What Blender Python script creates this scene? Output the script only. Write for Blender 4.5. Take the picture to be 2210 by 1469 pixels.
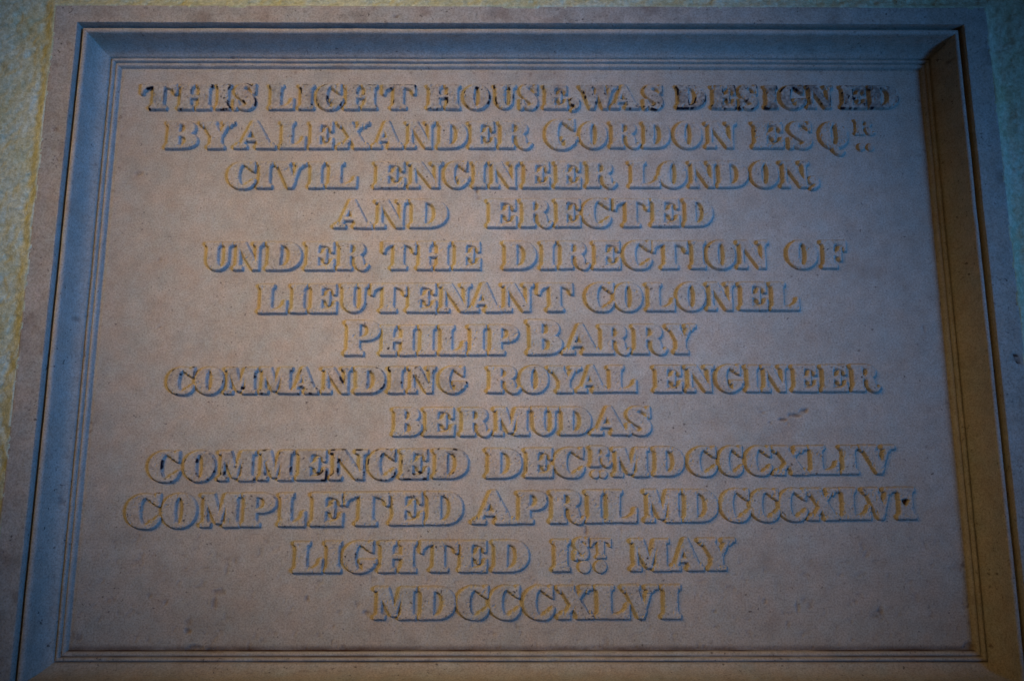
import bpy, math, random
import numpy as np
from mathutils import Vector, Matrix, Euler

sc = bpy.context.scene
C = sc.collection
for o in list(bpy.data.objects):
    bpy.data.objects.remove(o)
BASE_Z = 1.60            # height of the plaque centre above the floor, metres


def W3(x, y, z):
    """plaque millimetres (right, up, out of the wall) -> world metres"""
    return Vector((x / 1000., -z / 1000., BASE_Z + y / 1000.))


# ------------------------------------------------------------------ camera
cam_d = bpy.data.cameras.new('camera')
cam = bpy.data.objects.new('camera', cam_d)
C.objects.link(cam)
cam.location = W3(-15.12, -196.35, 1019.92)
cam.rotation_euler = (Matrix.Rotation(math.radians(90), 3, 'X')
                      @ Euler((0.191265, -0.003821, 0.000376), 'XYZ').to_matrix()).to_euler()
cam_d.sensor_width = 36.0
cam_d.lens = 36.0 * 1900.0 / 2210.0
cam_d.clip_start = 0.01
cam_d.clip_end = 50.0
sc.camera = cam

# ------------------------------------------------------------------ world, lamps, exposure
wd = bpy.data.worlds.new('World')
sc.world = wd
wd.use_nodes = True
bg = wd.node_tree.nodes['Background']
bg.inputs['Color'].default_value = (0.95, 0.85, 0.9, 1)
bg.inputs['Strength'].default_value = 0.012
sc.view_settings.view_transform = 'Standard'
sc.view_settings.look = 'None'
sc.view_settings.exposure = 0.0
sc.view_settings.gamma = 1.0
sc.view_settings.use_curve_mapping = False


def spot(name, pos, aim, ill, size, cone, blend):
    """a lamp that lays the linear illuminance `ill` on a surface facing it at the aim point"""
    a, b = W3(*pos), W3(*aim)
    d = (b - a).length
    m = max(ill)
    l = bpy.data.lights.new(name, 'SPOT')
    l.color = [c / m for c in ill]
    l.energy = m * 4 * math.pi ** 2 * d * d
    l.shadow_soft_size = size
    l.spot_size = math.radians(cone)
    l.spot_blend = blend
    o = bpy.data.objects.new(name, l)
    C.objects.link(o)
    o.location = a
    o.rotation_euler = (b - a).to_track_quat('-Z', 'Y').to_euler()


# a warm lamp raking the plaque from the upper left, an added warm fill in front, daylight from a window on the right
spot('raking_lamp', (-1230, 880, 1200), (-120, 40, 0), (0.26, 0.175, 0.085), 0.12, 32, 1.0)
spot('front_fill', (-640, 700, 1330), (-120, 40, 0), (0.98, 0.69, 0.335), 0.36, 34, 1.0)  # added fill; narrow cones dim the edges like lens vignetting
spot('window_light', (1700, -230, 1680), (-120, 130, 0), (0.065, 0.33, 1.06), 0.32, 31, 1.0)


# ------------------------------------------------------------------ helpers
rng = np.random.RandomState(7)


def vnoise(x, y, seed):
    """smooth value noise, x and y in cells"""
    r = np.random.RandomState(seed)
    T = r.rand(256, 256).astype(np.float32) * 2 - 1
    x = np.asarray(x, np.float64); y = np.asarray(y, np.float64)
    xi = np.floor(x).astype(np.int64); yi = np.floor(y).astype(np.int64)
    fx = x - xi; fy = y - yi
    fx = fx * fx * (3 - 2 * fx); fy = fy * fy * (3 - 2 * fy)
    a = T[yi & 255, xi & 255]; b = T[yi & 255, (xi + 1) & 255]
    c = T[(yi + 1) & 255, xi & 255]; d = T[(yi + 1) & 255, (xi + 1) & 255]
    return (a * (1 - fx) + b * fx) * (1 - fy) + (c * (1 - fx) + d * fx) * fy


def fbm(x, y, cell, seed, octaves=3):
    s = 0.0; amp = 1.0; tot = 0.0
    for k in range(octaves):
        s = s + amp * vnoise(x / cell + 17.3 * k, y / cell + 5.1 * k, seed + k)
        tot += amp; amp *= 0.55; cell *= 0.5
    return s / tot


def sstep(t):
    t = np.clip(t, 0, 1)
    return t * t * (3 - 2 * t)


def link(name, me, mat, parent=None):
    o = bpy.data.objects.new(name, me)
    C.objects.link(o)
    me.materials.append(mat)
    if parent:
        o.parent = parent
    return o


def mesh_from(name, V, F, attrs=None, smooth=True):
    """V (n,3) in plaque millimetres, F (m,4) -> mesh in metres relative to the plaque's base"""
    V = np.asarray(V, np.float64)
    co = np.stack([V[:, 0], -V[:, 2], V[:, 1] - ROOT_Y], 1) / 1000.0
    me = bpy.data.meshes.new(name)
    F = np.asarray(F, np.int32)
    me.vertices.add(len(co)); me.vertices.foreach_set('co', co.astype(np.float32).ravel())
    me.loops.add(F.size); me.loops.foreach_set('vertex_index', F.ravel())
    me.polygons.add(len(F))
    me.polygons.foreach_set('loop_start', np.arange(0, F.size, F.shape[1], dtype=np.int32))
    me.polygons.foreach_set('loop_total', np.full(len(F), F.shape[1], np.int32))
    me.polygons.foreach_set('use_smooth', np.full(len(F), smooth))
    me.update(calc_edges=True)
    me.validate()
    for k, v in (attrs or {}).items():
        a = me.attributes.new(k, 'FLOAT', 'POINT')
        a.data.foreach_set('value', np.asarray(v, np.float32).ravel())
    return me


def grid_mesh(name, X, Y, Z, keep, attrs=None):
    """height field over a grid; keep = per-cell mask; rows run upwards (y grows with the row)"""
    h, w = X.shape
    idx = np.arange(h * w).reshape(h, w)
    q = np.stack([idx[:-1, :-1], idx[:-1, 1:], idx[1:, 1:], idx[1:, :-1]], -1)[keep]
    used = np.unique(q)
    remap = np.full(h * w, -1, np.int64); remap[used] = np.arange(len(used))
    V = np.stack([X.ravel(), Y.ravel(), Z.ravel()], 1)[used]
    at = {k: v.ravel()[used] for k, v in (attrs or {}).items()}
    return mesh_from(name, V, remap[q], at)


def tag(o, label=None, cat=None, kind=None, group=None):
    if label: o['label'] = label
    if cat: o['category'] = cat
    if kind: o['kind'] = kind
    if group: o['group'] = group
    return o


# ------------------------------------------------------------------ materials
def nd(nt, t, **kw):
    n = nt.nodes.new(t)
    for k, v in kw.items():
        setattr(n, k, v)
    return n


def ramp(nt, src, stops):
    r = nd(nt, 'ShaderNodeValToRGB')
    e = r.color_ramp.elements
    while len(e) < len(stops):
        e.new(0.5)
    for k, (p, c) in enumerate(stops):
        e[k].position = p
        e[k].color = c if len(c) == 4 else (*c, 1)
    nt.links.new(src, r.inputs[0])
    return r.outputs[0]


def noise(nt, vec, scale, detail=2.0, rough=0.5, dist=0.0):
    n = nd(nt, 'ShaderNodeTexNoise')
    n.inputs['Scale'].default_value = scale
    n.inputs['Detail'].default_value = detail
    n.inputs['Roughness'].default_value = rough
    n.inputs['Distortion'].default_value = dist
    nt.links.new(vec, n.inputs['Vector'])
    return n.outputs[0]


def mix(nt, fac, a, b, mode='MIX'):
    m = nd(nt, 'ShaderNodeMix', data_type='RGBA', blend_type=mode)
    for s, v in ((m.inputs[0], fac), (m.inputs[6], a), (m.inputs[7], b)):
        if hasattr(v, 'links') or hasattr(v, 'is_linked'):
            nt.links.new(v, s)
        elif isinstance(v, (int, float)):
            s.default_value = v
        else:
            s.default_value = (*v, 1) if len(v) == 3 else v
    return m.outputs[2]


def math_(nt, op, a, b):
    m = nd(nt, 'ShaderNodeMath', operation=op)
    for k, v in enumerate((a, b)):
        if hasattr(v, 'is_linked'):
            nt.links.new(v, m.inputs[k])
        else:
            m.inputs[k].default_value = v
    return m.outputs[0]


def stone_material(name, dark, light):
    m = bpy.data.materials.new(name)
    m.use_nodes = True
    nt = m.node_tree
    b = nt.nodes['Principled BSDF']
    pos = nd(nt, 'ShaderNodeNewGeometry').outputs['Position']
    big = noise(nt, pos, 9.0, 4, 0.6)
    mid = noise(nt, pos, 60.0, 4, 0.6)
    grain = noise(nt, pos, 520.0, 2, 0.6)
    tint = noise(nt, pos, 34.0, 3, 0.6)
    col = mix(nt, ramp(nt, big, [(0.30, (0, 0, 0)), (0.72, (1, 1, 1))]), dark, light)
    col = mix(nt, 1.0, col, ramp(nt, mid, [(0.25, (0.86, 0.85, 0.83)), (0.75, (1.10, 1.10, 1.10))]), 'MULTIPLY')
    col = mix(nt, 1.0, col, ramp(nt, grain, [(0.22, (0.64, 0.63, 0.61)), (0.5, (1, 1, 1)), (0.8, (1.28, 1.29, 1.32))]), 'MULTIPLY')
    col = mix(nt, 1.0, col, ramp(nt, tint, [(0.3, (1.06, 0.97, 0.92)), (0.7, (0.95, 1.02, 1.06))]), 'MULTIPLY')
    # small dark specks in the stone
    sp = noise(nt, pos, 230.0, 1, 0.5)
    spm = noise(nt, pos, 25.0, 2, 0.5)
    fac = math_(nt, 'MULTIPLY', ramp(nt, sp, [(0.67, (0, 0, 0)), (0.74, (1, 1, 1))]),
                ramp(nt, spm, [(0.42, (0, 0, 0)), (0.62, (0.75, 0.75, 0.75))]))
    col = mix(nt, fac, col, (0.07, 0.05, 0.035))
    # black residue, brown stains and painted shade stored on the vertices of the carving
    at = nd(nt, 'ShaderNodeAttribute', attribute_name='grime_shade')
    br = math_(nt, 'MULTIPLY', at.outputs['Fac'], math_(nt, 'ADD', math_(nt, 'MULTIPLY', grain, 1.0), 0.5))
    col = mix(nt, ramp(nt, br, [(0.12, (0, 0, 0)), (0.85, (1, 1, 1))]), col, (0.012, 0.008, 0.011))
    st = nd(nt, 'ShaderNodeAttribute', attribute_name='stain_shade')
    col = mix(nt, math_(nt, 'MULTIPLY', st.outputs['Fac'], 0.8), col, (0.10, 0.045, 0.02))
    nt.links.new(col, b.inputs['Base Color'])
    b.inputs['Roughness'].default_value = 0.88
    b.inputs['Specular IOR Level'].default_value = 0.18
    h = math_(nt, 'ADD', math_(nt, 'MULTIPLY', grain, 0.55), math_(nt, 'MULTIPLY', noise(nt, pos, 190.0, 3, 0.6), 1.0))
    bp = nd(nt, 'ShaderNodeBump')
    bp.inputs['Strength'].default_value = 0.48
    bp.inputs['Distance'].default_value = 0.0011
    nt.links.new(h, bp.inputs['Height'])
    nt.links.new(bp.outputs[0], b.inputs['Normal'])
    return m


def wall_material():
    m = bpy.data.materials.new('yellow_plaster')
    m.use_nodes = True
    nt = m.node_tree
    b = nt.nodes['Principled BSDF']
    pos = nd(nt, 'ShaderNodeNewGeometry').outputs['Position']
    big = noise(nt, pos, 14.0, 4, 0.6)
    mid = noise(nt, pos, 150.0, 4, 0.7)
    grain = noise(nt, pos, 420.0, 2, 0.6)
    col = mix(nt, ramp(nt, big, [(0.32, (0, 0, 0)), (0.7, (1, 1, 1))]), (0.57, 0.56, 0.28), (0.68, 0.70, 0.46))
    col = mix(nt, 1.0, col, ramp(nt, mid, [(0.28, (0.62, 0.62, 0.54)), (0.72, (1.2, 1.2, 1.24))]), 'MULTIPLY')
    col = mix(nt, 1.0, col, ramp(nt, grain, [(0.25, (0.8, 0.8, 0.78)), (0.75, (1.16, 1.16, 1.18))]), 'MULTIPLY')
    nt.links.new(col, b.inputs['Base Color'])
    b.inputs['Roughness'].default_value = 0.7
    b.inputs['Specular IOR Level'].default_value = 0.25
    bp = nd(nt, 'ShaderNodeBump')
    bp.inputs['Strength'].default_value = 0.6
    bp.inputs['Distance'].default_value = 0.0015
    nt.links.new(math_(nt, 'ADD', grain, math_(nt, 'MULTIPLY', mid, 1.5)), bp.inputs['Height'])
    nt.links.new(bp.outputs[0], b.inputs['Normal'])
    return m


STONE = stone_material('sandstone', (0.39, 0.34, 0.24), (0.455, 0.40, 0.29))
WALL = wall_material()

# ------------------------------------------------------------------ dimensions (millimetres)
PX, PY = 500.0, 346.4         # half size of the sunk panel
MW = 37.5                     # width of the moulding
DZ = 45.0                     # the panel lies this far behind the border
GX, GY = PX + MW, PY + MW     # half size of the moulding's outer edge
BW, BS = 29.0, 0.79           # width of the flat border at the sides, and its share above and below
ROOT_Y = -(GY + BW * BS)           # the plaque's foot

# ------------------------------------------------------------------ wall
ROOT_Y_KEEP = ROOT_Y


def axis(half, fine, step, coarse):
    a = list(np.arange(-fine, fine + 0.1, step))
    o = list(np.arange(fine + coarse, half + 1, coarse))
    return np.array([-v for v in reversed(o)] + a + o)


xs = axis(1700, 690, 2.0, 40.0); ys = axis(1500, 500, 2.0, 40.0)
X, Y = np.meshgrid(xs, ys)
OX, OY = GX + BW, GY + BW * BS
lap = 2.5 + 2.6 * fbm(X, Y, 42, 31, 3) + 1.0 * fbm(X, Y, 9, 36, 2)      # plaster lapping unevenly on to the stone
dx = np.abs(X) - OX; dy = np.abs(Y) - OY
dout = np.where((dx > 0) & (dy > 0), np.hypot(dx, dy), np.maximum(dx, dy)) + lap
rough = 1.7 * fbm(X, Y, 6, 41, 3) + 1.2 * fbm(X, Y, 15, 43, 2) + 1.2 * fbm(X, Y, 34, 45, 2) + 2.0 * fbm(X, Y, 160, 48, 2)
rough = rough - 1.7 * sstep((fbm(X, Y, 18, 52, 2) - 0.22) / 0.3)
rise = 1 - sstep(dout / (17 + 5 * fbm(X, Y, 60, 55, 2)))
Zw = DZ - 6.5 + rough * (0.35 + 0.65 * sstep(dout / 12)) + 6.6 * rise
Zw = np.where(dout < 0, DZ - 2.5, Zw)
keep = (dout[:-1, :-1] > -2.9) | (dout[1:, 1:] > -2.9) | (dout[:-1, 1:] > -2.9) | (dout[1:, :-1] > -2.9)
ROOT_Y = 0.0
wme = grid_mesh('wall', X, Y, Zw, keep)
wall = link('wall', wme, WALL)
wall.location = (0, 0, BASE_Z)
tag(wall, 'rough yellow painted plaster wall around the stone plaque', 'wall', kind='structure')
ROOT_Y = ROOT_Y_KEEP

# ------------------------------------------------------------------ plaque
plaque = bpy.data.objects.new('stone_plaque', None)
C.objects.link(plaque)
plaque.location = W3(0, ROOT_Y, 0)
tag(plaque, 'carved sandstone plaque with raised capital lettering and moulded frame, set in the yellow wall', 'plaque')


def sweep(sides, prof, n_x, n_y, jig, seed):
    """sweep a profile [(u, z)] along sides of the rectangle; u runs inwards from the moulding's outer edge"""
    V = []; F = []; A = []
    off = 0
    prof = np.asarray(prof, float)
    for s in sides:
        n = n_x if s in 'TB' else n_y
        t = np.linspace(-1, 1, n + 1)
        U, T = np.meshgrid(prof[:, 0], t)
        Z = np.meshgrid(prof[:, 1], t)[0].copy()
        if s in 'TB':
            along = T * (GX - U); across = GY - np.where(U < 0, U * BS, U)
            sx, sy = along, across * (1 if s == 'T' else -1)
        else:
            along = T * (GY - np.where(U < 0, U * BS, U)); across = (GX - U)
            sx, sy = across * (1 if s == 'R' else -1), along
        k = seed + 'TBLR'.index(s) * 10
        Z = Z + jig * fbm(along, U * 3.0, 22, k, 3)
        wob = 0.35 * fbm(along, U * 0 + 3.3, 70, k + 5, 2) * sstep((1 - np.abs(T)) * 12)
        if s in 'TB': sy = sy + wob
        else: sx = sx + wob
        h, w = U.shape
        idx = np.arange(h * w).reshape(h, w) + off
        q = np.stack([idx[:-1, :-1], idx[1:, :-1], idx[1:, 1:], idx[:-1, 1:]], -1).reshape(-1, 4)
        if s in 'TR':
            q = q if s == 'R' else q[:, ::-1]
        else:
            q = q if s == 'B' else q[:, ::-1]
        # orient towards the viewer
        V.append(np.stack([sx.ravel(), sy.ravel(), Z.ravel()], 1)); F.append(q)
        A.append(np.zeros(h * w))
        off += h * w
    return np.concatenate(V), np.concatenate(F)


def fix_normals(me):
    import bmesh
    bm = bmesh.new(); bm.from_mesh(me)
    bmesh.ops.recalc_face_normals(bm, faces=bm.faces)
    s = sum(f.normal.y * f.calc_area() for f in bm.faces)
    if s > 0:
        bmesh.ops.reverse_faces(bm, faces=bm.faces)
    bm.to_mesh(me); bm.free()


# pits and gouges of the photograph on the flat surfaces: x, y, radius along x, radius along y, depth, stain
PITS = [
    (303.5, -92.0, 7.5, 2.2, 1.8, 0.85),
    (316.7, -87.1, 9.2, 2.7, 2.0, 0.80),
    (276.2, -79.6, 2.2, 1.6, 0.8, 0.40),
    (280.3, -83.3, 3.2, 1.6, 0.9, 0.40),
    (327.9, -81.7, 5.4, 3.2, 2.0, 0.80),
    (288.2, -95.7, 2.2, 1.6, 1.0, 0.50),
    (308.6, -97.3, 2.2, 1.6, 0.9, 0.40),
    (-396.8, -296.1, 2.6, 2.5, 1.6, 0.50),
    (-370.5, -326.8, 3.6, 3.4, 1.8, 0.60),
    (-415.9, -289.7, 2.6, 3.5, 1.0, 0.40),
    (-337.2, -285.7, 8.3, 4.5, 0.9, 0.40),
    (-343.2, -296.6, 3.1, 8.0, 0.8, 0.40),
    (-330.9, -261.6, 2.6, 6.1, 0.6, 0.30),
    (-173.1, -307.6, 4.1, 4.0, 1.8, 0.60),
    (-363.6, -344.4, 12.3, 3.9, 1.4, 0.70),
    (-341.0, -346.9, 12.3, 3.4, 1.4, 0.70),
    (-239.7, -291.7, 2.1, 4.0, 0.9, 0.50),
    (307.4, -300.6, 2.1, 7.0, 1.1, 0.50),
    (399.8, -305.1, 2.6, 6.0, 1.1, 0.50),
    (392.0, -311.6, 6.2, 1.5, 0.9, 0.40),
    (271.0, -295.1, 3.1, 3.0, 0.8, 0.30),
    (388.9, -243.8, 3.7, 3.6, 0.8, 0.30),
    (295.5, -319.0, 2.6, 3.0, 0.8, 0.40),
    (476.9, 15.9, 2.2, 5.1, 0.8, 0.50),
    (214.0, -305.6, 3.1, 3.0, 1.0, 0.50),
    (-467.5, 208.1, 5.7, 3.6, 0.7, 0.30),
    (-433.7, 99.5, 2.8, 4.6, 0.6, 0.30),
    (-427.5, 17.1, 2.2, 2.2, 0.8, 0.40),
    (-360.6, 359.0, 2.9, 3.2, 0.7, 0.60),
    (435.7, -186.1, 4.2, 3.6, 5.0, 1.00),
    (73.3, -219.3, 2.1, 6.2, 1.2, 0.70),
    (-54.9, 186.8, 2.3, 4.8, 1.0, 0.70),
    (-53.1, 177.3, 3.4, 3.0, 0.8, 0.50),
    (-550.8, 245.6, 4.4, 2.9, 1.2, 0.80),
    (-545.4, 207.3, 2.7, 2.3, 1.2, 0.80),
    (-546.1, 355.9, 2.2, 1.8, 1.0, 0.80),
    (-151.6, 392.4, 3.9, 2.5, 1.0, 0.70),
    (-180.7, 404.1, 5.1, 2.5, 0.8, 0.70),
    (-113.1, 405.5, 2.8, 2.5, 0.8, 0.70),
    (-559.7, 329.8, 3.3, 3.0, 0.8, 0.60),
    (556.0, -24.8, 3.7, 2.7, 2.0, 1.00),
    (553.8, -30.6, 2.1, 2.1, 2.0, 1.00),
    (558.9, -31.6, 2.6, 3.2, 2.2, 1.00),
    (-555.3, 5.9, 3.1, 2.1, 0.8, 0.60),
    (-550.3, 8.1, 2.6, 1.6, 0.8, 0.60),
    (-549.5, 50.7, 2.6, 2.2, 0.7, 0.50),
    (-519.8, 23.8, 3.7, 3.3, 0.8, 0.50),
    (-511.0, 28.9, 4.3, 2.8, 0.7, 0.40),
    (-510.6, -18.3, 2.7, 2.7, 1.0, 0.60),
    (525.2, 345.1, 2.9, 3.1, 0.8, 0.70),
    (494.5, -342.9, 7.2, 4.9, 1.5, 0.50),
    (515.4, -341.4, 2.5, 2.4, 1.5, 0.90),
    (-518.6, -185.0, 3.1, 6.2, 1.0, 0.50),
]


def pits(X, Y, z0=None):
    d = np.zeros_like(X); st = np.zeros_like(X)
    for (px, py, rx, ry, dep, s) in PITS:
        m = (np.abs(X - px) < rx * 2.2) & (np.abs(Y - py) < ry * 2.2)
        if not m.any():
            continue
        n = fbm(X[m] + px, Y[m], 4.0, 77, 2)
        q = np.sqrt(((X[m] - px) / rx) ** 2 + ((Y[m] - py) / ry) ** 2) + 0.55 * n
        k = 1 - sstep((q - 0.35) / 0.75)
        d[m] = np.maximum(d[m], dep * k); st[m] = np.maximum(st[m], s * k)
    return d, st


# flat outer border: its outer side, arris and face
bp_ = [(-BW, 0.0), (-BW, DZ - 1.4), (-BW + 0.5, DZ - 0.4), (-BW + 1.6, DZ)] + [(-BW + 1.6 + k * 2.55, DZ) for k in range(1, 11)] + [(-0.6, DZ), (0.0, DZ - 0.4)]
V, F = sweep('TBLR', bp_, 420, 300, 0.28, 100)
dep, st = pits(V[:, 0], V[:, 1]); V[:, 2] -= dep * (V[:, 2] > DZ - 4)
st = np.maximum(st, 0.42 * sstep((fbm(V[:, 0], V[:, 1], 38, 150, 4) - 0.18) / 0.35))
me = mesh_from('border', V, F, {'stain_shade': st, 'grime_shade': np.clip(dep / 1.2, 0, 1) * (st > 0.85)})
fix_normals(me)
link('border', me, STONE, plaque)

# the sunk moulding: quirk, roll, long ogee, bead and fillet
k_ = MW / 52.0
prof = [(0, 0), (0.35, -0.7), (0.6, -10.5), (1.0, -14.0), (2.4, -15.0), (3.5, -13.6), (4.2, -9.6), (5.2, -7.2), (6.6, -6.2), (8.0, -5.9), (10, -6.0), (11.6, -6.4), (12.8, -7.2), (13.8, -8.4)]
for k in range(1, 15):       # the cavetto
    a = math.radians(12 + 62 * k / 14)
    c0, s0, c1, s1 = math.cos(math.radians(12)), math.sin(math.radians(12)), math.cos(math.radians(74)), math.sin(math.radians(74))
    prof.append((13.8 + 20.0 * (c0 - math.cos(a)) / (c0 - c1), -8.4 - 29.6 * (math.sin(a) - s0) / (s1 - s0)))
prof += [(34.3, -39.2), (35.0, -40.7), (35.8, -41.0), (36.6, -39.4), (37.6, -38.4), (39.2, -38.1), (40.7, -38.6), (41.7, -39.8), (42.3, -41.7), (43.2, -42.4), (44.1, -41.3), (45.2, -40.9), (47.4, -41.3), (49.0, -42.5), (50.0, -44.0), (51.0, -45.3), (51.9, -46.0)]
prof = [(u * k_, DZ + z) for u, z in prof]
for s, lab in (('T', 'moulding across the top, facing down'), ('B', 'moulding along the bottom, facing up'), ('L', 'moulding down the left side, bluish in the window light'), ('R', 'moulding down the right side, brown and shaded')):
    V, F = sweep(s, prof, 420, 300, 0.22, 200)
    n_ = fbm(V[:, 0] if s in 'TB' else V[:, 1], V[:, 2] * 4, 14, 260 + ord(s), 2)
    st = np.clip((n_ - 0.5) * 3, 0, 1) * 0.25
    dep, st2 = pits(V[:, 0], V[:, 1]); V[:, 2] -= dep
    u_ = np.where(np.isin(s, ['T', 'B']), GY - np.abs(V[:, 1]), GX - np.abs(V[:, 0])) / k_
    a_ = V[:, 0] if s in 'TB' else V[:, 1]
    nick = sstep((fbm(a_, u_ * 1.5, 13, 285 + ord(s), 3) - 0.34) / 0.2) * (np.exp(-((u_ - 39) / 2.2) ** 2) + 0.8 * np.exp(-((u_ - 13) / 2.0) ** 2) + 0.8 * np.exp(-((u_ - 46) / 2.0) ** 2))
    V[:, 2] -= 1.3 * nick
    U_ = np.where(np.isin(s, ['T', 'B']), GY - np.abs(V[:, 1]), GX - np.abs(V[:, 0])) / k_
    along_ = V[:, 0] if s in 'TB' else V[:, 1]
    dirt_shade_ = 0.62 + 0.5 * fbm(along_, U_ * 4, 40, 270, 3)
    gr = np.exp(-((U_ - 2.4) / 1.2) ** 2) * dirt_shade_ * 0.9  # dirt and crevice shade painted together along the quirk
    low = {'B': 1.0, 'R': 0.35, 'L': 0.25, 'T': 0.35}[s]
    st = np.maximum(st, low * dirt_shade_ * (np.exp(-((U_ - 35.4) / 0.9) ** 2) + np.exp(-((U_ - 42.9) / 0.9) ** 2) + sstep((U_ - 49) / 2)))
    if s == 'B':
        gr = np.maximum(gr, dirt_shade_ * 1.15 * np.maximum.reduce([sstep((U_ - 49) / 1.6), 0.7 * np.exp(-((U_ - 42.8) / 1.1) ** 2), 0.5 * np.exp(-((U_ - 35.4) / 1.1) ** 2)]))
    me = mesh_from('moulding', V, F, {'stain_shade': np.clip(np.maximum(st, st2), 0, 1), 'grime_shade': gr})
    fix_normals(me)
    tag(link('moulding', me, STONE, plaque), lab)

# the sunk panel the letters stand on
xs = np.linspace(-PX - 0.5, PX + 0.5, 720); ys = np.linspace(-PY - 0.5, PY + 0.5, 500)
X, Y = np.meshgrid(xs, ys)
dep, st = pits(X, Y)
Z = 0.35 * fbm(X, Y, 60, 300, 2) + 0.20 * fbm(X, Y, 12, 305, 3) - dep
rw = sstep((fbm(X, Y, 7, 311, 3) - 0.36) / 0.22) * sstep((-Y - 120) / 160)      # coarser wear low down
Z -= 0.5 * rw
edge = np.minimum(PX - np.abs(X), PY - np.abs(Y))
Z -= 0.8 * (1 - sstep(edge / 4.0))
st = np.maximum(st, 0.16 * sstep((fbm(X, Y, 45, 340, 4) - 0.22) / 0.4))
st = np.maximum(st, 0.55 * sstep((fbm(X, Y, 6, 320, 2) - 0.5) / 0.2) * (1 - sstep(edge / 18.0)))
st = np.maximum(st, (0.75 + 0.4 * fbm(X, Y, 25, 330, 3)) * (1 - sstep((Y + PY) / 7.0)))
me = grid_mesh('panel', X, Y, Z, np.ones((X.shape[0] - 1, X.shape[1] - 1), bool), {'stain_shade': st + 0.22 * rw, 'grime_shade': np.zeros_like(X)})
link('panel', me, STONE, plaque)

# ------------------------------------------------------------------ letters
# each glyph: natural width and a list of (+1 / -1, polygon) in units of the cap height


def rect(a, b, c, d):
    return [(a, c), (b, c), (b, d), (a, d)]


def ell(cx, cy, rx, ry, a0=0, a1=360, n=40, p=1.0):
    pts = []
    for k in range(n + 1):
        a = math.radians(a0 + (a1 - a0) * k / n)
        c, s = math.cos(a), math.sin(a)
        pts.append((cx + rx * math.copysign(abs(c) ** p, c), cy + ry * math.copysign(abs(s) ** p, s)))
    return pts


def stroke(pts, n=10):
    """variable-width stroke through (x, y, width) knots, Catmull-Rom"""
    P = [pts[0]] + list(pts) + [pts[-1]]
    c = []
    for i in range(1, len(P) - 2):
        for k in range(n):
            t = k / n
            q = []
            for j in range(3):
                a, b, d, e = P[i - 1][j], P[i][j], P[i + 1][j], P[i + 2][j]
                q.append(0.5 * (2 * b + (d - a) * t + (2 * a - 5 * b + 4 * d - e) * t * t + (3 * b - a - 3 * d + e) * t ** 3))
            c.append(q)
    c.append(list(pts[-1]))
    L = []; R_ = []
    for i, (x, y, w) in enumerate(c):
        x0, y0 = c[max(i - 1, 0)][:2]; x1, y1 = c[min(i + 1, len(c) - 1)][:2]
        tx, ty = x1 - x0, y1 - y0
        m = math.hypot(tx, ty) or 1
        nx, ny = -ty / m, tx / m
        L.append((x + nx * w / 2, y + ny * w / 2)); R_.append((x - nx * w / 2, y - ny * w / 2))
    # a row of quads keeps tight bends solid
    return [[L[i], L[i + 1], R_[i + 1], R_[i]] for i in range(len(c) - 1)]


TH = 0.075      # serif thickness
BR = 0.11       # bracket size


def serif(a, b, x0, x1, top):
    """slab serif a..b under / over a stem x0..x1 with concave brackets"""
    y = (lambda v: 1 - v) if top else (lambda v: v)
    out = [(1, rect(a, b, min(y(0), y(TH)), max(y(0), y(TH))))]
    for (e, s) in ((a, x0), (b, x1)):
        if abs(e - s) > 0.03:
            d = min(abs(e - s), BR + 0.03) * (1 if e > s else -1)
            out.append((1, [(s, y(TH - 0.01)), (s + d, y(TH - 0.01)), (s + d * 0.35, y(TH + BR * 0.28)), (s, y(TH + BR))]))
    return out


def stem(x0, x1, l=0.1, r=0.1, top=True, bot=True):
    o = [(1, rect(x0, x1, 0, 1))]
    if bot: o += serif(x0 - l, x1 + r, x0, x1, False)
    if top: o += serif(x0 - l, x1 + r, x0, x1, True)
    return o


def arm_r(x0, x1, top, drop=0.37):
    """hairline arm ending in a heavy wedge"""
    y = (lambda v: 1 - v) if top else (lambda v: v)
    return [(1, [(x0, y(0)), (x1 - 0.01, y(0)), (x1, y(drop)), (x1 - 0.055, y(drop + 0.01)), (x1 - 0.09, y(drop * 0.66)), (x1 - 0.2, y(drop * 0.42)),
                 (x1 - 0.36, y(0.1)), (x0, y(0.075))])]


def bowl(x0, xs_, x1, y0, y1, th, tk, inner):
    """outer half round from xs_ to x1 between y0..y1; counter starts at `inner`, wall `tk` thick, hairline th"""
    cy = (y0 + y1) / 2; ry = (y1 - y0) / 2
    o = [(1, [(x0, y0), (xs_, y0)] + ell(xs_, cy, x1 - xs_, ry, -90, 90, 26, 0.92) + [(xs_, y1), (x0, y1)])]
    cx = inner + 0.02
    o.append((-1, [(inner, y0 + th + 0.03), (cx, y0 + th)] + ell(cx, cy, x1 - tk - cx, ry - th, -90, 90, 20, 0.85) + [(cx, y1 - th), (inner, y1 - th - 0.03)]))
    return o


def flip(o, w):
    return [(s, [(w - x, y) for x, y in p]) for s, p in o]


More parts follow.
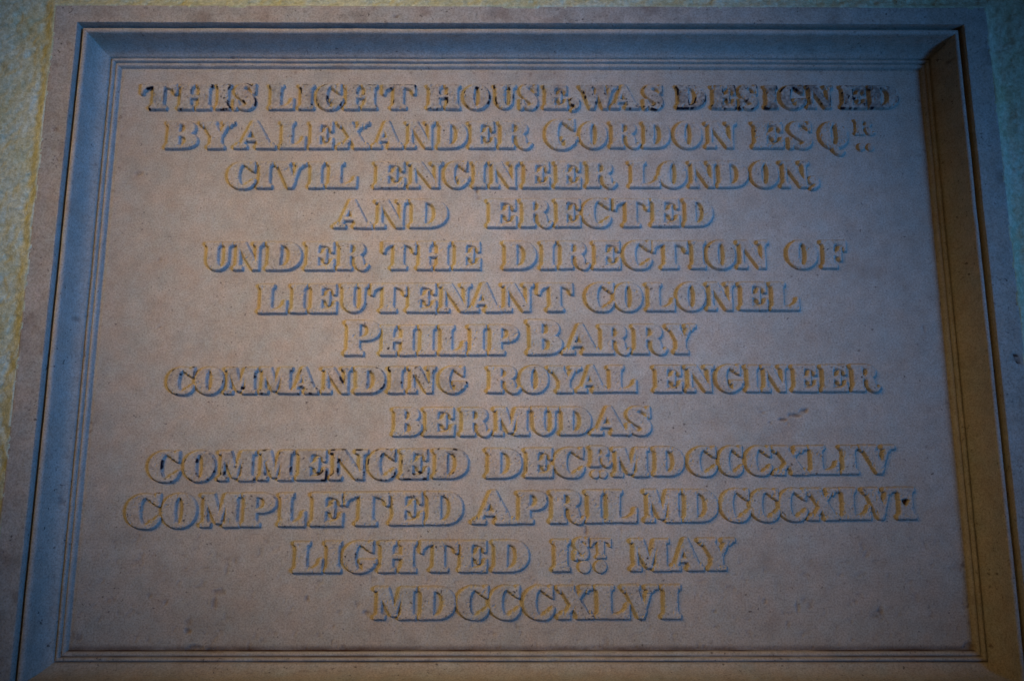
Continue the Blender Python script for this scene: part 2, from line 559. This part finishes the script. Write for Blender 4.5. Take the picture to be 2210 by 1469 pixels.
def G_(ch):
    S = 0.38
    if ch == 'I':
        return 0.58, stem(0.10, 0.48)
    if ch == 'H':
        return 1.34, stem(0.1, 0.48) + stem(0.86, 1.24) + [(1, rect(0.4, 0.9, 0.465, 0.55))]
    if ch == 'T':
        o = stem(0.51, 0.89, 0.13, 0.13, top=False) + arm_r(0.7, 1.4, True)
        return 1.4, o + flip(arm_r(0.7, 1.4, True), 1.4)
    if ch == 'L':
        return 1.08, stem(0.1, 0.48) + arm_r(0.3, 1.08, False, 0.42)
    if ch in 'EF':
        o = stem(0.1, 0.48, bot=(ch == 'F'), r=0.13)
        o += arm_r(0.3, 1.05 if ch == 'E' else 1.0, True, 0.34)
        o += [(1, [(0.4, 0.46), (0.58, 0.455), (0.70, 0.40), (0.745, 0.27), (0.79, 0.27), (0.79, 0.75), (0.745, 0.75), (0.70, 0.61), (0.58, 0.555), (0.4, 0.55)])]
        if ch == 'E':
            o += arm_r(0.3, 1.08, False, 0.37) + [(1, rect(0, 0.4, 0, TH)), (1, [(0.1, 0.06), (0.1, 0.17), (0.04, 0.1), (0.0, 0.06)])]
            return 1.08, o
        return 1.0, o
    if ch == 'D':
        o = bowl(0.1, 0.60, 1.28, 0, 1, 0.085, 0.40, 0.50)
        o += [(1, rect(0, 0.3, 0, TH)), (1, rect(0, 0.3, 1 - TH, 1)), (1, [(0.1, 0.06), (0.1, 0.17), (0.0, 0.06)]), (1, [(0.1, 0.94), (0.1, 0.83), (0.0, 0.94)])]
        return 1.28, o
    if ch in 'OQ':
        o = [(1, ell(0.52, 0.5, 0.52, 0.5, p=0.95)), (-1, ell(0.52, 0.5, 0.145, 0.415, p=0.9))]
        if ch == 'Q':
            o += [(1, p) for p in stroke([(0.40, 0.06, 0.06), (0.50, 0.02, 0.14), (0.58, -0.10, 0.16), (0.72, -0.20, 0.12), (0.86, -0.14, 0.04)])]
        return 1.04, o
    if ch in 'CG':
        o = [(1, ell(0.54, 0.5, 0.54, 0.5, p=0.95)), (-1, ell(0.60, 0.5, 0.205, 0.425, p=0.85)),
             (-1, [(0.60, 0.18), (1.3, 0.30), (1.3, 0.72), (0.62, 0.80)]), (-1, rect(0.985, 1.3, -0.1, 1.1))]
        # beak
        o += [(1, [(0.62, 0.90), (0.78, 0.82), (0.90, 0.70), (0.985, 0.67), (0.985, 1.0), (0.90, 1.0), (0.86, 0.92)])]
        if ch == 'C':
            o += [(-1, [(0.66, 0.15), (1.3, 0.44), (1.3, -0.1), (1.02, 0.24), (0.90, 0.19), (0.80, 0.15)])]
            o += [(1, p) for p in stroke([(0.60, 0.035, 0.09), (0.78, 0.085, 0.13), (0.92, 0.20, 0.12), (1.0, 0.33, 0.05)])]
            return 1.0, o
        o += [(-1, rect(0.80, 1.3, -0.1, 0.33))]
        o += [(1, [(0.62, 0.0), (0.80, 0.05), (0.96, 0.16), (1.02, 0.20), (1.02, 0.35), (0.68, 0.35), (0.68, 0.1)]), (1, rect(0.58, 1.10, 0.32, 0.405))]
        return 1.08, o
    if ch == 'S':
        o = [(1, p) for p in stroke([(0.72, 0.66, 0.06), (0.64, 0.84, 0.07), (0.46, 0.955, 0.09), (0.26, 0.89, 0.20), (0.185, 0.73, 0.30), (0.33, 0.585, 0.34), (0.53, 0.45, 0.34),
                                     (0.66, 0.27, 0.30), (0.57, 0.10, 0.20), (0.38, 0.045, 0.09), (0.20, 0.13, 0.07), (0.10, 0.35, 0.06)], 8)]
        o += [(1, [(0.60, 0.86), (0.70, 0.66), (0.78, 0.64), (0.78, 1.0), (0.71, 1.0), (0.68, 0.92)]), (1, [(0.24, 0.12), (0.13, 0.36), (0.03, 0.38), (0.03, 0.0), (0.11, 0.0), (0.15, 0.09)])]
        return 0.85, o
    if ch == 'P':
        o = stem(0.1, 0.48, r=0.14, top=False) + bowl(0.1, 0.62, 1.18, 0.43, 1, 0.08, 0.37, 0.48)
        return 1.18, o + [(1, rect(0, 0.3, 1 - TH, 1)), (1, [(0.1, 0.94), (0.1, 0.83), (0.0, 0.94)]), (1, rect(0.1, 0.48, 0, 0.97))]
    if ch == 'R':
        o = bowl(0.1, 0.60, 1.07, 0.48, 1, 0.08, 0.35, 0.48)
        o += [(1, p) for p in stroke([(0.60, 0.52, 0.07), (0.76, 0.47, 0.18), (0.85, 0.33, 0.31), (0.90, 0.17, 0.31), (1.0, 0.06, 0.20), (1.12, 0.045, 0.10), (1.24, 0.15, 0.05)])]
        o += stem(0.1, 0.48, r=0.08, top=False) + [(1, rect(0, 0.3, 1 - TH, 1)), (1, [(0.1, 0.94), (0.1, 0.83), (0.0, 0.94)])]
        return 1.24, o
    if ch == 'B':
        o = bowl(0.1, 0.60, 1.08, 0.49, 1, 0.08, 0.36, 0.48) + bowl(0.1, 0.60, 1.18, 0, 0.55, 0.08, 0.40, 0.48)
        return 1.18, o + [(1, rect(0, 0.3, 1 - TH, 1)), (1, rect(0, 0.3, 0, TH)), (1, [(0.1, 0.94), (0.1, 0.83), (0.0, 0.94)]), (1, [(0.1, 0.06), (0.1, 0.17), (0.0, 0.06)])]
    if ch == 'A':
        o = [(1, [(0.66, 1.03), (0.80, 1.03), (1.40, 0), (0.95, 0), (0.61, 0.72)]), (1, [(0.66, 1.03), (0.76, 0.96), (0.27, 0.0), (0.18, 0.0)]), (1, rect(0.36, 1.0, 0.27, 0.35))]
        o += serif(0, 0.46, 0.16, 0.30, False) + serif(0.82, 1.52, 0.96, 1.40, False)
        return 1.52, o
    if ch == 'N':
        o = [(1, [(0.10, 1.0), (0.46, 1.0), (1.12, 0.0), (0.86, 0.0)]), (1, rect(0.135, 0.225, 0, 0.97)), (1, rect(1.01, 1.10, 0.0, 1.0))]
        o += serif(0, 0.37, 0.135, 0.225, False) + serif(0.86, 1.24, 1.01, 1.10, True) + [(1, rect(0, 0.4, 1 - TH, 1))]
        return 1.24, o
    if ch == 'M':
        o = [(1, [(0.08, 1.0), (0.46, 1.0), (0.78, 0.10), (0.60, 0.10)]), (1, rect(0.13, 0.22, 0, 0.97)), (1, [(0.62, 0.10), (0.74, 0.10), (1.02, 1.0), (0.92, 1.0)])]
        o += serif(0, 0.36, 0.13, 0.22, False) + stem(0.96, 1.34, 0.10, 0.1, top=False) + [(1, rect(0, 0.4, 1 - TH, 1)), (1, rect(0.92, 1.44, 1 - TH, 1))]
        return 1.44, o
    if ch == 'U':
        o = [(1, rect(0.1, 0.47, 0.34, 1)), (1, [(0.1, 0.36)] + ell(0.50, 0.36, 0.40, 0.36, 180, 360, 24) + [(0.90, 0.36)]),
             (-1, [(0.47, 1.0), (0.47, 0.36)] + ell(0.635, 0.36, 0.165, 0.28, 180, 360, 16) + [(0.80, 0.36), (0.80, 1.0)]), (1, rect(0.80, 0.90, 0.35, 1))]
        o += serif(0, 0.57, 0.1, 0.47, True) + serif(0.68, 1.04, 0.80, 0.90, True)
        return 1.04, o
    if ch == 'V':
        o = [(1, [(0.1, 1), (0.53, 1), (0.86, 0.22), (0.76, 0.0), (0.60, 0.0)]), (1, [(1.0, 1), (1.10, 1), (0.75, 0), (0.64, 0.0), (0.7, 0.1)])]
        return 1.30, o + serif(0, 0.63, 0.1, 0.5, True) + serif(0.86, 1.30, 1.0, 1.10, True)
    if ch == 'W':
        o = []
        for q in (0, 0.56):
            o += [(1, [(0.08 + q, 1), (0.46 + q, 1), (0.66 + q, 0.28), (0.60 + q, 0.0), (0.44 + q, 0.0)]), (1, [(0.78 + q, 1), (0.88 + q, 1), (0.58 + q, 0), (0.48 + q, 0.0)])]
        o += serif(0, 0.54, 0.08, 0.46, True) + serif(1.2, 1.62, 1.34, 1.44, True) + [(1, rect(0.56, 1.06, 1 - TH, 1))]
        return 1.62, o
    if ch == 'X':
        o = [(1, [(0.10, 1), (0.53, 1), (1.28, 0), (0.85, 0)]), (1, [(1.06, 1), (1.17, 1), (0.32, 0), (0.20, 0)])]
        o += serif(0, 0.62, 0.12, 0.50, True) + serif(0.90, 1.34, 1.05, 1.15, True) + serif(0.02, 0.46, 0.2, 0.32, False) + serif(0.76, 1.38, 0.87, 1.26, False)
        return 1.38, o
    if ch == 'Y':
        o = [(1, [(0.10, 1), (0.52, 1), (0.86, 0.44), (0.86, 0), (0.48, 0), (0.48, 0.42)]), (1, [(1.06, 1), (1.17, 1), (0.86, 0.44), (0.74, 0.44)])]
        return 1.34, o + serif(0, 0.62, 0.12, 0.5, True) + serif(0.90, 1.34, 1.06, 1.17, True) + serif(0.36, 0.98, 0.48, 0.86, False)
    if ch == ',':
        return 0.5, [(1, ell(0.26, 0.72, 0.25, 0.27))] + [(1, p) for p in stroke([(0.36, 0.72, 0.26), (0.40, 0.42, 0.2), (0.30, 0.18, 0.12), (0.10, 0.02, 0.05)])]
    if ch == '.':
        return 1.0, [(1, ell(0.5, 0.5, 0.5, 0.5))]


def inside(poly, X, Y):
    r = np.zeros(X.shape, bool)
    n = len(poly)
    for i in range(n):
        x0, y0 = poly[i]; x1, y1 = poly[(i + 1) % n]
        if y0 == y1:
            continue
        c = ((y0 <= Y) != (y1 <= Y))
        xi = x0 + (Y - y0) * ((x1 - x0) / (y1 - y0))
        r ^= c & (X < xi)
    return r


def edt(mask, R):
    """distance in pixels to the nearest True, capped at R"""
    h, w = mask.shape
    g = np.full((h, w), R + 1.0, np.float32)
    for k in range(R, -1, -1):
        if k:
            g[:, k:][mask[:, :w - k]] = k
            g[:, :w - k][mask[:, k:]] = k
        else:
            g[mask] = 0
    g = g * g
    d = np.full((h, w), float((R + 1) ** 2), np.float32)
    for k in range(-R, R + 1):
        a = slice(max(0, k), h + min(0, k)); b = slice(max(0, -k), h + min(0, -k))
        d[a] = np.minimum(d[a], g[b] + k * k)
    return np.sqrt(np.minimum(d, (R + 1) ** 2))


TEXT = [
 [
  ('THIS',[('T',-471.6,-428.2,291.8,324.0),('H',-425.0,-385.0,291.9,324.0),('I',-377.8,-361.4,292.1,324.0),('S',-356.5,-328.5,291.3,324.6)]),
  ('LIGHT',[('L',-312.1,-282.5,292.4,323.9),('I',-275.2,-257.7,292.5,323.9),('G',-253.3,-221.9,291.7,324.5),('H',-219.3,-179.8,292.8,323.9),('T',-172.0,-132.5,293.0,323.9)]),
  ('HOUSE,',[('H',-116.0,-76.5,293.2,323.9),('O',-70.4,-40.1,292.5,324.5),('U',-32.9,-7.2,293.5,323.8),('S',-1.7,21.7,292.7,324.5),('E',28.3,56.9,293.8,323.8),(',',60.9,72.0,290.6,307.1)]),
  ('WAS',[('W',73.4,119.3,294.0,323.8),('A',110.9,146.5,294.2,323.8),('S',152.0,177.1,293.4,324.4)]),
  ('DESIGNED',[('D',193.6,228.6,294.5,323.8),('E',237.0,266.2,294.7,323.8),('S',270.6,295.2,293.9,324.4),('I',303.6,318.3,294.9,323.7),('G',322.7,353.1,294.1,324.4),('N',356.3,387.8,295.2,323.7),('E',398.0,429.0,295.3,323.7),('D',432.7,469.5,295.5,323.7)]),
 ],
 [
  ('BY',[('B',-436.8,-398.3,240.5,274.6),('Y',-395.7,-353.8,240.6,274.6)]),
  ('ALEXANDER',[('A',-352.3,-302.4,240.8,274.7),('L',-296.3,-266.4,241.0,274.8),('E',-260.3,-232.1,241.1,274.8),('X',-226.6,-187.5,241.2,274.9),('A',-183.1,-146.3,241.4,274.9),('N',-141.4,-107.4,241.5,275.0),('D',-101.9,-67.4,241.6,275.0),('E',-63.6,-33.0,241.8,275.1),('R',-27.0,12.2,241.9,275.2)]),
  ('GORDON',[('G',30.3,68.3,240.0,278.9),('O',72.7,105.0,241.3,275.9),('R',109.9,145.7,242.4,275.4),('D',150.0,182.4,242.5,275.4),('O',189.0,221.9,241.7,276.1),('N',227.5,264.4,242.8,275.5)]),
  ('ESQR',[('E',285.4,322.4,243.0,275.6),('S',329.6,359.7,242.2,276.3),('Q',368.6,402.7,242.3,276.3),('R',413.1,436.8,260.6,279.3),('.',415.3,422.0,239.6,247.7),('.',426.8,433.5,239.6,247.7)]),
 ],
 [
  ('CIVIL',[('C',-357.0,-325.2,188.7,221.9),('I',-321.4,-304.3,189.7,221.4),('V',-301.0,-263.5,189.8,221.5),('I',-258.6,-241.4,189.9,221.7),('L',-236.5,-201.2,190.1,221.8)]),
  ('ENGINEER',[('E',-178.7,-142.8,190.3,222.1),('N',-137.3,-96.9,190.4,222.3),('G',-93.1,-64.6,189.7,223.0),('I',-59.1,-43.6,190.6,222.6),('N',-38.1,-3.9,190.7,222.7),('E',2.2,34.1,190.9,222.9),('E',41.3,72.1,191.0,223.1),('R',79.4,115.3,191.2,223.2)]),
  ('LONDON,',[('L',132.2,168.7,191.3,223.5),('O',169.1,201.1,190.6,224.2),('N',205.5,238.0,191.6,223.8),('D',240.1,276.7,191.7,224.0),('O',281.1,313.7,191.0,224.7),('N',317.5,351.8,192.0,224.3),(',',351.2,363.2,188.8,204.6)]),
 ],
 [
  ('AND',[('A',-226.0,-181.0,139.3,173.4),('N',-176.1,-139.4,139.6,173.7),('D',-134.0,-89.4,139.9,173.9)]),
  ('ERECTED',[('E',-40.7,-6.8,140.5,174.3),('R',-0.2,36.5,140.7,174.5),('E',40.9,70.9,141.0,174.7),('C',74.7,107.4,140.3,175.5),('T',112.4,154.2,141.5,175.1),('E',157.4,190.8,141.8,175.3),('D',197.4,231.4,142.1,175.5)]),
 ],
 [
  ('UNDER',[('U',-378.5,-346.8,86.3,119.4),('N',-344.0,-311.2,86.5,119.6),('D',-305.1,-264.0,86.7,119.8),('E',-259.0,-225.0,86.9,120.0),('R',-219.5,-183.3,87.1,120.2)]),
  ('THE',[('T',-166.1,-127.7,87.4,120.4),('H',-124.4,-86.5,87.6,120.6),('E',-81.5,-49.7,87.8,120.8)]),
  ('DIRECTION',[('D',-21.4,17.1,88.1,121.1),('I',23.2,40.0,88.3,121.2),('R',45.5,81.2,88.5,121.4),('E',86.2,118.0,88.7,121.6),('C',123.0,154.8,88.0,122.3),('T',157.0,198.4,89.1,121.9),('I',203.3,220.1,89.2,122.1),('O',223.4,255.9,88.5,122.8),('N',259.7,296.1,89.6,122.4)]),
  ('OF',[('O',319.5,354.8,89.0,123.2),('F',360.8,390.0,90.1,122.8)]),
 ],
 [
  ('LIEUTENANT',[('L',-311.2,-278.7,34.2,67.7),('I',-273.7,-256.1,34.4,67.9),('E',-251.1,-219.7,34.6,68.0),('U',-213.7,-182.8,34.9,68.2),('T',-178.4,-137.6,35.2,68.4),('E',-136.0,-101.8,35.5,68.6),('N',-97.4,-60.4,35.8,68.8),('A',-63.2,-24.5,36.0,69.0),('N',-22.9,13.5,36.3,69.2),('T',20.1,60.5,36.6,69.4)]),
  ('COLONEL',[('C',77.0,109.1,36.2,70.2),('O',110.7,143.3,36.4,70.4),('L',148.9,181.5,37.6,70.0),('O',185.3,218.0,37.0,70.7),('N',221.3,253.4,38.1,70.3),('E',259.5,291.6,38.4,70.5),('L',296.0,329.2,38.6,70.7)]),
 ],
 [
  ('PHILIP',[('P',-207.5,-167.7,-16.4,23.4),('H',-165.9,-125.5,-16.2,17.8),('I',-120.6,-102.0,-15.9,17.9),('L',-96.5,-66.5,-15.8,18.1),('I',-62.1,-42.5,-15.6,18.3),('P',-38.1,-4.7,-15.4,18.4)]),
  ('BARRY',[('B',7.3,47.2,-15.1,24.6),('A',48.9,92.6,-14.8,18.9),('R',92.1,127.7,-14.5,19.1),('R',131.0,170.4,-14.3,19.3),('Y',171.0,204.9,-14.0,19.5)]),
 ],
 [
  ('COMMANDING',[('C',-412.2,-382.6,-62.9,-32.7),('O',-379.2,-348.0,-62.8,-32.5),('M',-345.7,-309.6,-61.8,-32.8),('M',-304.7,-268.5,-61.6,-32.6),('A',-268.4,-237.7,-61.4,-32.4),('N',-232.2,-199.3,-61.3,-32.2),('D',-194.3,-160.3,-61.1,-32.0),('I',-155.3,-138.1,-60.9,-31.8),('N',-132.1,-101.3,-60.8,-31.6),('G',-95.8,-65.5,-61.4,-30.9)]),
  ('ROYAL',[('R',-39.4,-2.6,-60.3,-31.1),('O',-1.5,30.4,-61.0,-30.3),('Y',31.6,69.5,-60.0,-30.7),('A',64.7,99.3,-59.8,-30.5),('L',101.0,133.5,-59.7,-30.3)]),
  ('ENGINEER',[('E',154.8,186.7,-59.4,-30.0),('N',192.2,224.7,-59.2,-29.8),('G',228.1,257.9,-59.9,-29.0),('I',262.3,276.4,-58.9,-29.5),('N',280.8,310.1,-58.8,-29.3),('E',316.7,344.9,-58.7,-29.1),('E',350.4,380.2,-58.5,-28.9),('R',385.2,418.3,-58.3,-28.7)]),
 ],
 [
  ('BERMUDAS',[('B',-148.6,-116.6,-110.8,-79.9),('E',-112.7,-78.4,-110.6,-79.7),('R',-70.3,-36.0,-110.2,-79.5),('M',-31.6,8.0,-109.9,-79.3),('U',11.4,41.9,-109.6,-79.2),('D',44.7,79.5,-109.3,-79.0),('A',80.2,124.1,-109.0,-78.8),('S',121.0,150.5,-109.6,-78.2)]),
 ],
 [
  ('COMMENCED',[('C',-426.0,-392.2,-163.5,-129.8),('O',-385.7,-351.4,-163.0,-129.4),('M',-347.0,-306.3,-161.7,-129.5),('M',-300.8,-262.8,-161.2,-129.1),('E',-257.3,-224.6,-160.7,-128.7),('N',-219.1,-176.8,-160.2,-128.3),('C',-175.0,-145.4,-160.6,-127.5),('E',-139.4,-108.2,-159.4,-127.7),('D',-101.1,-62.4,-158.9,-127.3)]),
  ('DECR',[('D',-40.4,-0.7,-158.2,-126.7),('E',4.3,35.0,-157.7,-126.3),('C',37.8,70.7,-158.1,-125.5),('R',78.5,101.7,-145.3,-123.8),('.',80.0,87.7,-158.7,-151.0),('.',89.6,97.3,-158.7,-151.0)]),
  ('MDCCCXLIV',[('M',105.0,145.3,-156.5,-125.3),('D',151.4,185.3,-156.0,-124.9),('C',191.4,222.2,-156.4,-124.0),('C',227.1,253.1,-156.0,-123.7),('C',257.6,285.7,-155.6,-123.4),('X',288.0,327.9,-154.4,-123.6),('L',329.7,362.7,-154.0,-123.3),('I',366.6,385.7,-153.6,-123.0),('V',388.5,429.0,-153.3,-122.7)]),
 ],
 [
  ('COMPLETED',[('C',-447.3,-410.2,-215.2,-178.1),('O',-407.4,-369.2,-214.7,-177.8),('M',-363.3,-320.4,-213.4,-177.8),('P',-317.0,-279.4,-212.9,-177.4),('L',-275.0,-246.3,-212.4,-177.1),('E',-239.2,-203.6,-212.0,-176.7),('T',-201.3,-151.5,-211.4,-176.3),('E',-149.2,-112.5,-210.9,-175.9),('D',-109.2,-67.7,-210.4,-175.5)]),
  ('APRIL',[('A',-56.5,-6.6,-209.7,-175.0),('P',-4.8,27.7,-209.2,-174.6),('R',32.2,71.0,-208.8,-174.2),('I',73.3,92.1,-208.4,-174.0),('L',94.4,130.1,-208.1,-173.7)]),
  ('MDCCCXLVI',[('M',139.9,179.8,-207.5,-173.2),('D',183.7,222.1,-207.0,-172.8),('C',226.6,258.1,-207.3,-172.0),('C',259.9,291.4,-206.9,-171.7),('C',292.7,323.2,-206.5,-171.4),('X',324.4,360.8,-205.3,-171.6),('L',362.6,395.7,-204.9,-171.2),('V',388.5,425.4,-204.6,-171.0),('I',426.7,447.7,-204.2,-170.7)]),
 ],
 [
  ('LIGHTED',[('L',-256.1,-224.6,-263.3,-231.2),('I',-220.2,-203.3,-263.1,-231.0),('G',-200.4,-164.7,-263.7,-230.2),('H',-160.3,-119.4,-262.6,-230.4),('T',-113.9,-72.9,-262.4,-230.0),('E',-71.1,-40.1,-262.1,-229.6),('D',-33.0,6.9,-261.9,-229.3)]),
  ('1ST',[('I',34.9,53.4,-261.5,-228.8),('S',59.0,75.5,-249.5,-226.6),('T',77.8,100.1,-247.7,-227.7),('.',63.8,76.4,-263.7,-251.3),('.',82.0,94.6,-263.7,-251.3)]),
  ('MAY',[('M',122.7,164.8,-260.9,-228.0),('A',166.1,203.5,-260.6,-227.6),('Y',199.0,239.6,-260.4,-227.3)]),
 ],
 [
  ('MDCCCXLVI',[('M',-164.5,-118.8,-313.2,-280.7),('D',-114.4,-75.4,-313.0,-280.3),('C',-72.0,-38.2,-313.7,-279.4),('C',-35.8,-3.1,-313.6,-279.1),('C',2.4,34.7,-313.5,-278.8),('X',39.7,79.2,-312.6,-278.9),('L',81.6,119.0,-312.5,-278.6),('V',111.1,151.1,-312.4,-278.3),('I',155.6,176.0,-312.3,-278.0)]),
 ],
]


RUN, RELIEF = 2.4, 4.7       # run of the sloping flanks and height of the letters, mm
Q = 0.28                     # raster pitch, mm
LINE_LOOK = [                # black residue, wear of each line as the photograph shows it
    (0.80, 0.7), (0.42, 0.4), (0.55, 0.4), (0.22, 0.3), (0.30, 0.3), (0.28, 0.3), (0.22, 0.3),
    (0.50, 0.35), (0.25, 0.4), (0.70, 0.5), (0.63, 0.6), (0.42, 0.6), (0.62, 0.6)]
WORD_LOOK = {'DESIGNED': (1.05, 1.1), 'COMMANDING': (0.7, 0.4), 'ROYAL': (0.1, 0.3), 'GORDON': (0.2, 0.3), 'ESQR': (0.5, 0.9),
             'DECR': (0.3, 0.5), 'MDCCCXLIV': (0.25, 0.8), 'MDCCCXLVI': (0.22, 0.9), 'APRIL': (0.5, 0.7), 'MAY': (0.2, 0.7), '1ST': (0.3, 0.8)}


def word_mesh(entries, dirt, wear, seed, RUN=RUN, RELIEF=RELIEF):
    pad = RUN + 1.6
    x0 = min(e[1] for e in entries) - pad; x1 = max(e[2] for e in entries) + pad
    y0 = min(e[3] for e in entries) - pad - (8 if any(e[0] == 'Q' for e in entries) else 0)
    y1 = max(e[4] for e in entries) + pad + 1
    nx = int((x1 - x0) / Q / 2) * 2 + 2; ny = int((y1 - y0) / Q / 2) * 2 + 2
    gx = x0 + (np.arange(nx) + 0.5) * Q; gy = y0 + (np.arange(ny) + 0.5) * Q
    GXm, GYm = np.meshgrid(gx, gy)
    wx = 0.13 * fbm(GXm, GYm, 9, 400, 2) + 0.16 * wear * fbm(GXm, GYm, 2.6, 410, 2)
    wy = 0.12 * fbm(GXm, GYm, 9, 420, 2) + 0.16 * wear * fbm(GXm, GYm, 2.6, 430, 2)
    mask = np.zeros(GXm.shape, bool)
    rr = np.random.RandomState(seed)
    for (ch, a, b, c, d) in entries:
        w, ops = G_(ch)
        sx = (b - a) / w; sy = d - c
        tilt = rr.uniform(-0.012, 0.012)
        a = a + rr.uniform(-0.25, 0.25); c = c + rr.uniform(-0.2, 0.2)
        i0 = max(0, int((a - x0 - 3) / Q)); i1 = min(nx, int((b - x0 + 3) / Q) + 1)
        j0 = max(0, int((c - y0 - 9) / Q)); j1 = min(ny, int((d - y0 + 3) / Q) + 1)
        LX = GXm[j0:j1, i0:i1] + wx[j0:j1, i0:i1]; LY = GYm[j0:j1, i0:i1] + wy[j0:j1, i0:i1]
        UX = (LX - a) / sx - tilt * (LY - c) / sy; UY = (LY - c) / sy
        m = np.zeros(UX.shape, bool)
        for s, p in ops:
            pa = np.asarray(p)
            lo = pa.min(0); hi = pa.max(0)
            bi = np.where((UX.max(0) >= lo[0]) & (UX.min(0) <= hi[0]))[0]
            bj = np.where((UY.max(1) >= lo[1]) & (UY.min(1) <= hi[1]))[0]
            if not len(bi) or not len(bj):
                continue
            sl = (slice(bj[0], bj[-1] + 1), slice(bi[0], bi[-1] + 1))
            r = inside(p, UX[sl], UY[sl])
            if s > 0: m[sl] |= r
            else: m[sl] &= ~r
        mask[j0:j1, i0:i1] |= m
    R = int((RUN + 1.6) / Q) + 1
    so = np.maximum(edt(mask, R) - 0.5, 0) * Q
    si = np.maximum(edt(~mask, 6) - 0.5, 0) * Q
    run = RUN * (1 + 0.16 * fbm(GXm, GYm, 20, 440, 2))
    t = np.clip(1 - so / run, 0, 1)
    h = RELIEF * (1 - (1 - t) ** 1.6)
    h = np.where(mask, RELIEF - 0.25 * (1 - np.clip(si / 0.9, 0, 1)) ** 2, h)
    h = np.where(so > run, -(so - run) * 0.7, h)
    live = sstep(h / 1.2)
    h = h + live * (0.16 * fbm(GXm, GYm, 7, 450, 3) + 0.10 * wear * fbm(GXm, GYm, 1.7, 455, 2))
    # chips broken from the edges
    edge = np.exp(-((np.where(mask, si, -so) - 0.2) / 1.1) ** 2)
    ch_n = fbm(GXm, GYm, 4.2, 460, 2)
    h = h - live * wear * 1.5 * edge * sstep((ch_n - 0.34) / 0.22)
    # pits on the faces
    h = h - live * 1.1 * sstep((fbm(GXm, GYm, 1.9, 470, 1) - (0.80 - 0.10 * wear)) / 0.1)
    dp, ds = pits(GXm, GYm); h = h - dp * live
    def half(a): return (a[0::2, 0::2] + a[1::2, 0::2] + a[0::2, 1::2] + a[1::2, 1::2]) * 0.25
    H = half(h); XX = half(GXm); YY = half(GYm); M = half(mask.astype(np.float32)); SI = half(np.where(mask, si, -so))
    # black residue: on the upper part of the flanks that look right, in streaks, and as specks on the faces
    gy_, gx_ = np.gradient(H, Q * 2)
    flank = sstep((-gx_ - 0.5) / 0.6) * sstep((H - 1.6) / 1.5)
    patch = sstep((fbm(XX, YY, 11, 480, 2) + 0.85 * dirt - 0.52) / 0.22)
    streak = sstep((fbm(XX * 1.1, YY * 0.55, 4.5, 490, 2) + 0.12) / 0.2)
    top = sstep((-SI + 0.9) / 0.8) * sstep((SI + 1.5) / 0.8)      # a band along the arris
    spk = sstep((fbm(XX, YY, 1.5, 500, 1) - 0.72 + 0.06 * dirt) / 0.08) * sstep((fbm(XX, YY, 14, 510, 2) + 0.5 * dirt - 0.38) / 0.2)
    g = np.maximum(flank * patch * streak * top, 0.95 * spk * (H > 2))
    if dirt > 0.65:       # the top line: soot in the hollows and a thin film over the faces
        hollow = sstep((fbm(XX, YY, 7, 520, 3) + 0.35 * (dirt - 0.9) - 0.20) / 0.2) * sstep((0.5 - SI) / 0.8) * sstep((H - 0.6) / 0.8)
        film = 0.80 * (dirt - 0.35) * np.clip(0.5 + 0.8 * fbm(XX, YY, 2.6, 530, 3) + 0.5 * fbm(XX, YY, 16, 535, 2), 0, 1) * sstep((H - 1.0) / 2.0)
        g = np.maximum(np.maximum(g, hollow), film)
    foot_dirt_shade = sstep((1.5 - H) / 1.0) * sstep((H + 0.3) / 0.5) * (0.5 + 0.5 * sstep((-gy_ - 0.2) / 0.6)) * np.clip(0.62 + 0.6 * fbm(XX, YY, 9, 540, 3), 0, 1)  # dirt on the ledges, plus contact shade painted round the letter feet
    g = np.maximum(g, half(ds) > 0.85)
    for _ in range(2):       # worn, soft edges to the residue
        p_ = np.pad(g.astype(np.float32), 1, mode='edge')
        g = 0.4 * g + 0.15 * (p_[:-2, 1:-1] + p_[2:, 1:-1] + p_[1:-1, :-2] + p_[1:-1, 2:])
    k = (H > -0.35)
    keep = k[:-1, :-1] | k[1:, 1:] | k[:-1, 1:] | k[1:, :-1]
    return grid_mesh('word', XX, YY, H, keep, {'grime_shade': g, 'stain_shade': np.maximum(half(ds) * 0.6, 0.9 * foot_dirt_shade)})


seed = 1000
for li, words in enumerate(TEXT):
    ln = bpy.data.objects.new('inscription_line', None)
    C.objects.link(ln)
    ln.parent = plaque
    said = ' '.join(w for w, e in words)
    tag(ln, 'line of raised capitals reading ' + said)
    for w, ent in words:
        dirt, wear = LINE_LOOK[li]
        if w in WORD_LOOK and not (w == 'MDCCCXLVI' and li == 12):
            dirt, wear = WORD_LOOK[w]
        small = [e for e in ent if e[0] == '.' or e[4] - e[3] < 21 and e[0] != ',']
        big = [e for e in ent if e not in small]
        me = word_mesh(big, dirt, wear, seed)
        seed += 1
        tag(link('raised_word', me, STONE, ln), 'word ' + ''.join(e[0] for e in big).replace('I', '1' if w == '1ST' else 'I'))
        if small:      # small raised letters over two dots, as after ESQ, DEC and 1
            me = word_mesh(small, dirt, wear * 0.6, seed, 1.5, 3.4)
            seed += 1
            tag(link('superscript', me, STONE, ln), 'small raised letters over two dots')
